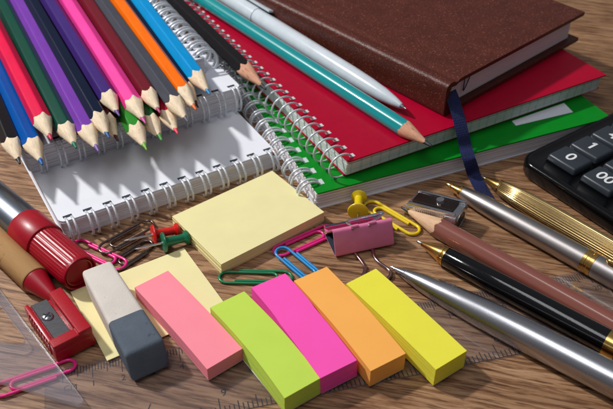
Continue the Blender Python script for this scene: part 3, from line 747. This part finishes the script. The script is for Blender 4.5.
for i in range(len(outer)-1):
    bm.faces.new((Ao[i], Ai[i], Ai[i+1], Ao[i+1])); bm.faces.new((Bo[i], Bo[i+1], Bi[i+1], Bi[i]))
bm.faces.new((Ao[0], Bo[0], Bi[0], Ai[0])); bm.faces.new((Ao[-1], Ai[-1], Bi[-1], Bo[-1]))
part('clip_body', bm, [M_clipp, M_clipin], t, smooth=40)
invc = (Matrix.Translation(Vector((bl.x, bl.y, .9))) @ Matrix.Rotation(ang, 4, 'Z')).inverted()
M_cw = metal('handle_steel', rgb(176, 150, 146), .16)
wl = [P(350, 243, 1.0), P(354.5, 252.5, 1.0), P(360, 259.5, 1.0), P(364.6, 266.5, 1.0), P(364.8, 271, 1.0), P(363, 276, 1.0), P(365.5, 281, 1.0), P(372, 283, 1.0), P(382, 282, 1.0), P(388.5, 278, 1.0), P(390.6, 273.5, 1.0), P(388, 269, 1.0), P(379, 262.5, 1.0), P(374.5, 257, 1.0), P(372.4, 250, 1.0), P(369, 240, 1.0)]
bm = bmesh.new(); tube(bm, [invc @ p for p in smooth_path(wl, 6)], .75, 10); part('lower_handle', bm, M_cw, t, smooth=60)
ul = [P(352.8, 229.5, 11.2), P(352.0, 226.8, 11.4), P(350, 224.5, 10.6), P(347, 222.8, 9.6), P(349, 220.6, 9.6), P(358, 218.4, 9.8), P(374, 214.6, 9.8), P(381, 212.8, 9.8), P(383.5, 213.6, 9.6), P(379, 217, 9.8), P(372.5, 221, 10.8), P(369.5, 223.4, 11.4), P(369.6, 226, 11.2)]
bm = bmesh.new(); tube(bm, [invc @ p for p in smooth_path(ul, 6)], .52, 10); part('upper_handle', bm, M_chrome, t, smooth=60)
for q in (.36, .66):
    bm = bmesh.new(); tube(bm, [(Wc*q-1.6, 4.4, 10.9), (Wc*q+1.6, 4.5, 10.95)], .75, 10)
    part('handle_sleeve', bm, M_clipp, t, smooth=60)

# ------------------------------------------------------------------ paper clips
def clip_path(L, w):
    pts = []
    r1 = w/2; r2 = w*.42; r3 = w*.33
    def arc(cx, cy, r, a0, a1, n=10):
        for i in range(n+1):
            a = R(a0+(a1-a0)*i/n); pts.append((cx+r*math.cos(a), cy+r*math.sin(a)))
    pts.append((L*.26, w)); arc(L-r1, r1, r1, 90, -90); arc(r2, r2, r2, -90, -270); y = 2*r2
    arc(L*.80-r3, y-r3, r3, 90, -90); pts.append((L*.22, y-2*r3))
    # resample the straights
    out = []
    for (x0, y0), (x1, y1) in zip(pts, pts[1:]):
        d = math.hypot(x1-x0, y1-y0); k = max(1, int(d/2.5))
        for i in range(k): out.append((x0+(x1-x0)*i/k, y0+(y1-y0)*i/k))
    out.append(pts[-1]); return out
def paper_clip(label, e0, e1, col, w=7.2, z=.75, z1=None, flip=1, r=.62, group='coloured paper clips scattered over the desk', m=None, ratio=1.0):
    """e0 -> e1: middle of the single-loop end and of the double-loop end"""
    a, b = P(*e0, z), P(*e1, z1 if z1 is not None else z)
    ang = place_axis(a, b); L = (b-a).length*ratio
    t = bpy.data.objects.new('x', None)
    bm = bmesh.new()
    pth = [(x, flip*(y-w/2), .22*math.sin(i*.05)*0 + (.35 if 0 else 0)) for i, (x, y) in enumerate(clip_path(L, w))]
    tube(bm, pth, r, 10)
    bpy.data.objects.remove(t)
    o = part('paper_clip', bm, m or mat('clip_'+col[0], col[1], .3, var=.04, coat=.35, spec=.5), None, smooth=60)
    o.location = a*S; o.rotation_mode = 'QUATERNION'; o.rotation_quaternion = ang
    tag(o, label, 'paper clip', group); return o
paper_clip('magenta paper clip lying between the yellow note pad and the binder clip', (275.5, 254), (334, 228), c_('magenta', 232, 40, 138), w=7.6, flip=-1)
paper_clip('blue paper clip lying over the magenta one, running under the flag pads', (279.5, 248), (322, 284), c_('blue', 20, 138, 206), w=7.4, z=2.1, z1=.8, flip=1)
paper_clip('green paper clip lying in front of the yellow note pad', (219.5, 276), (292, 278), c_('green', 0, 120, 74), w=7.2, flip=1)
paper_clip('yellow paper clip lying behind the binder clip', (417, 233.5), (366, 203), c_('yellow', 236, 204, 22), w=7.8, flip=1, r=.75)
paper_clip('hot pink paper clip touching the end of the red marker cap', (74.5, 242.5), (124.5, 266.5), c_('hot_pink', 244, 40, 140), w=6.4, z=1.0, flip=-1)
paper_clip('hot pink paper clip under the clear set square, at the lower left edge', (75.5, 364), (-6, 392), c_('hot_pink', 244, 40, 140), w=6.2, z=1.0, flip=1)
M_bclip = metal('black_nickel', rgb(126, 112, 106), .24)
paper_clip('black metal paper clip with the needle of the red pin across it', (153, 222.5), (100.5, 251.5), None, w=7.4, flip=1, m=M_bclip, r=.55, z=1.5, group='black paper clips')
paper_clip('black metal paper clip lying just below the needle of the green pin', (152, 242.5), (112, 268.5), None, w=7.0, flip=1, m=M_bclip, r=.55, z=.8, group='black paper clips')

# ------------------------------------------------------------------ push pins
def push_pin(label, needle_tip, collar, head, zt, zc, zh, col, rc=4.6, rh=3.3):
    a = P(*collar, zc); b = P(*head, zh); n = P(*needle_tip, zt)
    t = thing('push_pin', label, 'push pin', a, place_axis(a, b), 'plastic push pins')
    L = (b-a).length
    m = plastic('pin_'+col[0], col[1], .3, coat=.2)
    lathe_part('grip', [(-.9, .7), (-.8, rc*.8), (-.45, rc*.97), (0, rc), (.4, rc*.95), (.9, rc*.55), (1.6, rc*.46), (L*.5, rc*.40), (L-2.0, rc*.43), (L-1.5, rh*.75), (L-1.0, rh*.97), (L-.4, rh), (.1+L, rh*.9), (L+.5, rh*.6)], m, t, 40)
    nl = (n-a).length
    lathe_part('needle', [(-nl, .05), (-nl+1.6, .38), (-nl+3, .5), (-.6, .5)], M_chrome, t, 14)
push_pin('red push pin lying behind the green one', (123.5, 237.5), (154, 234.5), (178.5, 229.5), 4.2, 4.2, 3.4, c_('red', 214, 26, 20), 4.3, 3.1)
push_pin('green push pin lying in front of the red one', (134.5, 241.5), (164, 242.5), (188, 237), 4.2, 4.2, 3.4, c_('green', 8, 110, 76), 4.4, 3.1)
push_pin('yellow push pin lying with its needle towards the viewer, behind the binder clip', (357.5, 222), (358, 211.5), (359, 196), 1.0, 4.4, 4.2, c_('yellow', 226, 198, 20), 4.6, 3.6)

# ------------------------------------------------------------------ clear ruler and set square
ra, rb = P(62, 367, 1), P(575, 272.5, 1)
rang = math.atan2((rb-ra).y, (rb-ra).x)
t = thing('clear_ruler', 'transparent plastic ruler lying on the desk under the flag pads and pens', 'ruler', (ra.x, ra.y, 0), rang)
RW = 33.0
bm = bmesh.new(); prism(bm, rrect(-6, 210, -RW, 0.4, 1), .06, .8, 0, 1); part('blade', bm, [M_clear, clear_edge_mat((.5, .45, .42, 1), .35)], t, smooth=0)
bm = bmesh.new()
for i in range(0, 201):
    h = 6.4 if i % 10 == 0 else 4.9 if i % 5 == 0 else 3.4
    box(bm, i*1.03-.16, i*1.03+.16, -h, -.3, .02, .045)
i0 = 196.5
X2 = (P(497, 350, 1)-ra); X2 = X2.x*math.cos(rang)+X2.y*math.sin(rang)      # the inch scale's 2
i0 = X2+2*25.4
for i in range(0, 16*8+1):
    h = 6.8 if i % 16 == 0 else 5.6 if i % 8 == 0 else 4.6 if i % 4 == 0 else 3.4
    x = i0-i*25.4/16
    if x > -5: box(bm, x-.2, x+.2, -RW+.3, -RW+h, .02, .045)
box(bm, -5, 209, -RW+.1, -RW+.5, .02, .045)
for i in range(1, 21): text_bm(bm, str(i), 3.6, Matrix.Translation((i*10.3+.2, -9.2, .035)), .02)
text_bm(bm, 'CM', 3.2, Matrix.Translation((2.6, -9.2, .035)), .02)
for i in range(0, 8): text_bm(bm, str(i), 4.2, Matrix.Translation((i0-i*25.4+2.2, -RW+9.2, .035)) @ Matrix.Rotation(PI, 4, 'Z'), .02)
part('printed_scale', bm, M_ink, t, smooth=0)

# set square: outline on the desk plane, outer edge, base edge and rounded cut-out
zq = 2.4
def rnd_poly(pts, rads, n=6):
    out = []
    m = len(pts)
    for i in range(m):
        p = Vector(pts[i]); a = (Vector(pts[i-1])-p).normalized(); b = (Vector(pts[(i+1) % m])-p).normalized()
        half = a.angle(b)/2; r = rads[i]; dd = r/math.tan(half)
        c = p+(a+b).normalized()*(r/math.sin(half)); s = p+a*dd; e = p+b*dd
        v0, v1 = s-c, e-c; th = v0.angle_signed(v1)
        for k in range(n+1):
            q = -th*k/n
            out.append((c.x+v0.x*math.cos(q)-v0.y*math.sin(q), c.y+v0.x*math.sin(q)+v0.y*math.cos(q)))
    return out
co = P(91, 411, zq); ue = (P(-4, 285.5, zq)-co).normalized(); be = (P(0, 384, zq)-co).normalized()
o1 = co+ue*160; o2 = co+be*92
ci = P(33, 350, zq); i1 = ci+ue*72; i2 = ci+(P(0, 344.5, zq)-ci).normalized()*42
V2 = lambda v: (v.x, v.y)
t = thing('set_square', 'transparent plastic set square with a cut out at the lower left corner', 'set square', (co.x, co.y, zq))
out = rnd_poly([V2(co-co), V2(o1-co), V2(o2-co)], [1.5, 1.5, 1.5]); inn = rnd_poly([V2(ci-co), V2(i1-co), V2(i2-co)], [2.2, 2.2, 2.2])
bm = bmesh.new()
def loop(pts, z): return [bm.verts.new((x, y, z)) for x, y in pts]
ot, it, ob, ib = loop(out, 1.5), loop(inn, 1.5), loop(out, 0), loop(inn, 0)
for A_, B_ in ((ot, ob), (it, ib)):
    m_ = len(A_)
    for k in range(m_): bm.faces.new((A_[k], A_[(k+1) % m_], B_[(k+1) % m_], B_[k])).material_index = 1
for A_, B_ in ((ot, it), (ob, ib)):
    ed = []
    for L_ in (A_, B_):
        for k in range(len(L_)):
            e = bm.edges.get((L_[k], L_[(k+1) % len(L_)])) or bm.edges.new((L_[k], L_[(k+1) % len(L_)])); ed.append(e)
    bmesh.ops.triangle_fill(bm, edges=ed, use_beauty=True)
bmesh.ops.recalc_face_normals(bm, faces=bm.faces)
part('plate', bm, [clear_mat('clear_square_plastic', .075), M_cedge], t, smooth=0)
bm = bmesh.new()
ax = math.atan2(ue.y, ue.x)
for i in range(70, 150):
    h = 6 if i % 10 == 0 else 4.6 if i % 5 == 0 else 3.4
    box(bm, i-.12, i+.12, .5, h, 1.52, 1.56, M=Matrix.Rotation(ax, 4, 'Z'))
part('scale_marks', bm, M_ink, t, smooth=0)

# ------------------------------------------------------------------ light
def area(name, loc, target, size, power, col=(1, 1, 1), shape='DISK', size_y=None):
    ld = bpy.data.lights.new(name, 'AREA'); ld.energy = power; ld.color = col; ld.shape = shape; ld.size = size
    if size_y: ld.size_y = size_y
    o = bpy.data.objects.new(name, ld); COL.objects.link(o)
    o.location = Vector(loc)*S
    o.rotation_euler = (Vector(target)-Vector(loc)).to_track_quat('-Z', 'Y').to_euler()
    return o
tgt = Vector((0, 275, 0))
key_dir = Vector((-.93, .41, 1)).normalized()
area('key_lamp', tgt+key_dir*1300, tgt, .85, 1460, (1, .98, .95))
sb = area('softbox_lamp', (-215, 120, 760), (30, 250, 0), 5.0, 115, (.97, .98, 1), 'RECTANGLE', 1.7)
sb.rotation_euler = ((Vector((30, 250, 0))-Vector((-215, 120, 760))).to_track_quat('-Z', 'Y') @ Quaternion((0, 0, 1), R(-40))).to_euler()
w = bpy.data.worlds.new('World'); scene.world = w; w.use_nodes = True
bg = w.node_tree.nodes['Background']
wn = w.node_tree.nodes; wl = w.node_tree.links                # a dim room: a pale ceiling, darker walls
tcw = wn.new('ShaderNodeTexCoord'); sx = wn.new('ShaderNodeSeparateXYZ'); wl.new(tcw.outputs['Generated'], sx.inputs[0])
rw = wn.new('ShaderNodeValToRGB'); rw.color_ramp.elements[0].position = 0; rw.color_ramp.elements[0].color = (.08, .08, .085, 1)
rw.color_ramp.elements[1].position = .9; rw.color_ramp.elements[1].color = (.20, .205, .22, 1)
wl.new(sx.outputs['Z'], rw.inputs[0]); wl.new(rw.outputs[0], bg.inputs[0]); bg.inputs[1].default_value = 1

# ------------------------------------------------------------------ camera
cam = bpy.data.cameras.new('camera'); co_ = bpy.data.objects.new('camera', cam); COL.objects.link(co_)
cam.sensor_width = 36; cam.lens = F_PX/613*36; cam.clip_start = .05; cam.clip_end = 100
mw = Matrix((_RT, _UP, -_F)).transposed().to_4x4(); mw.translation = Vector((0, 0, CAM_H))*S
co_.matrix_world = mw
cam.dof.use_dof = True; cam.dof.focus_distance = 3.1; cam.dof.aperture_fstop = 2.3
scene.camera = co_
scene.view_settings.view_transform = 'Standard'; scene.view_settings.look = 'None'; scene.view_settings.exposure = .06; scene.view_settings.gamma = 1
scene.cycles.use_denoising = True
scene.cycles.max_bounces = 8; scene.cycles.transparent_max_bounces = 12
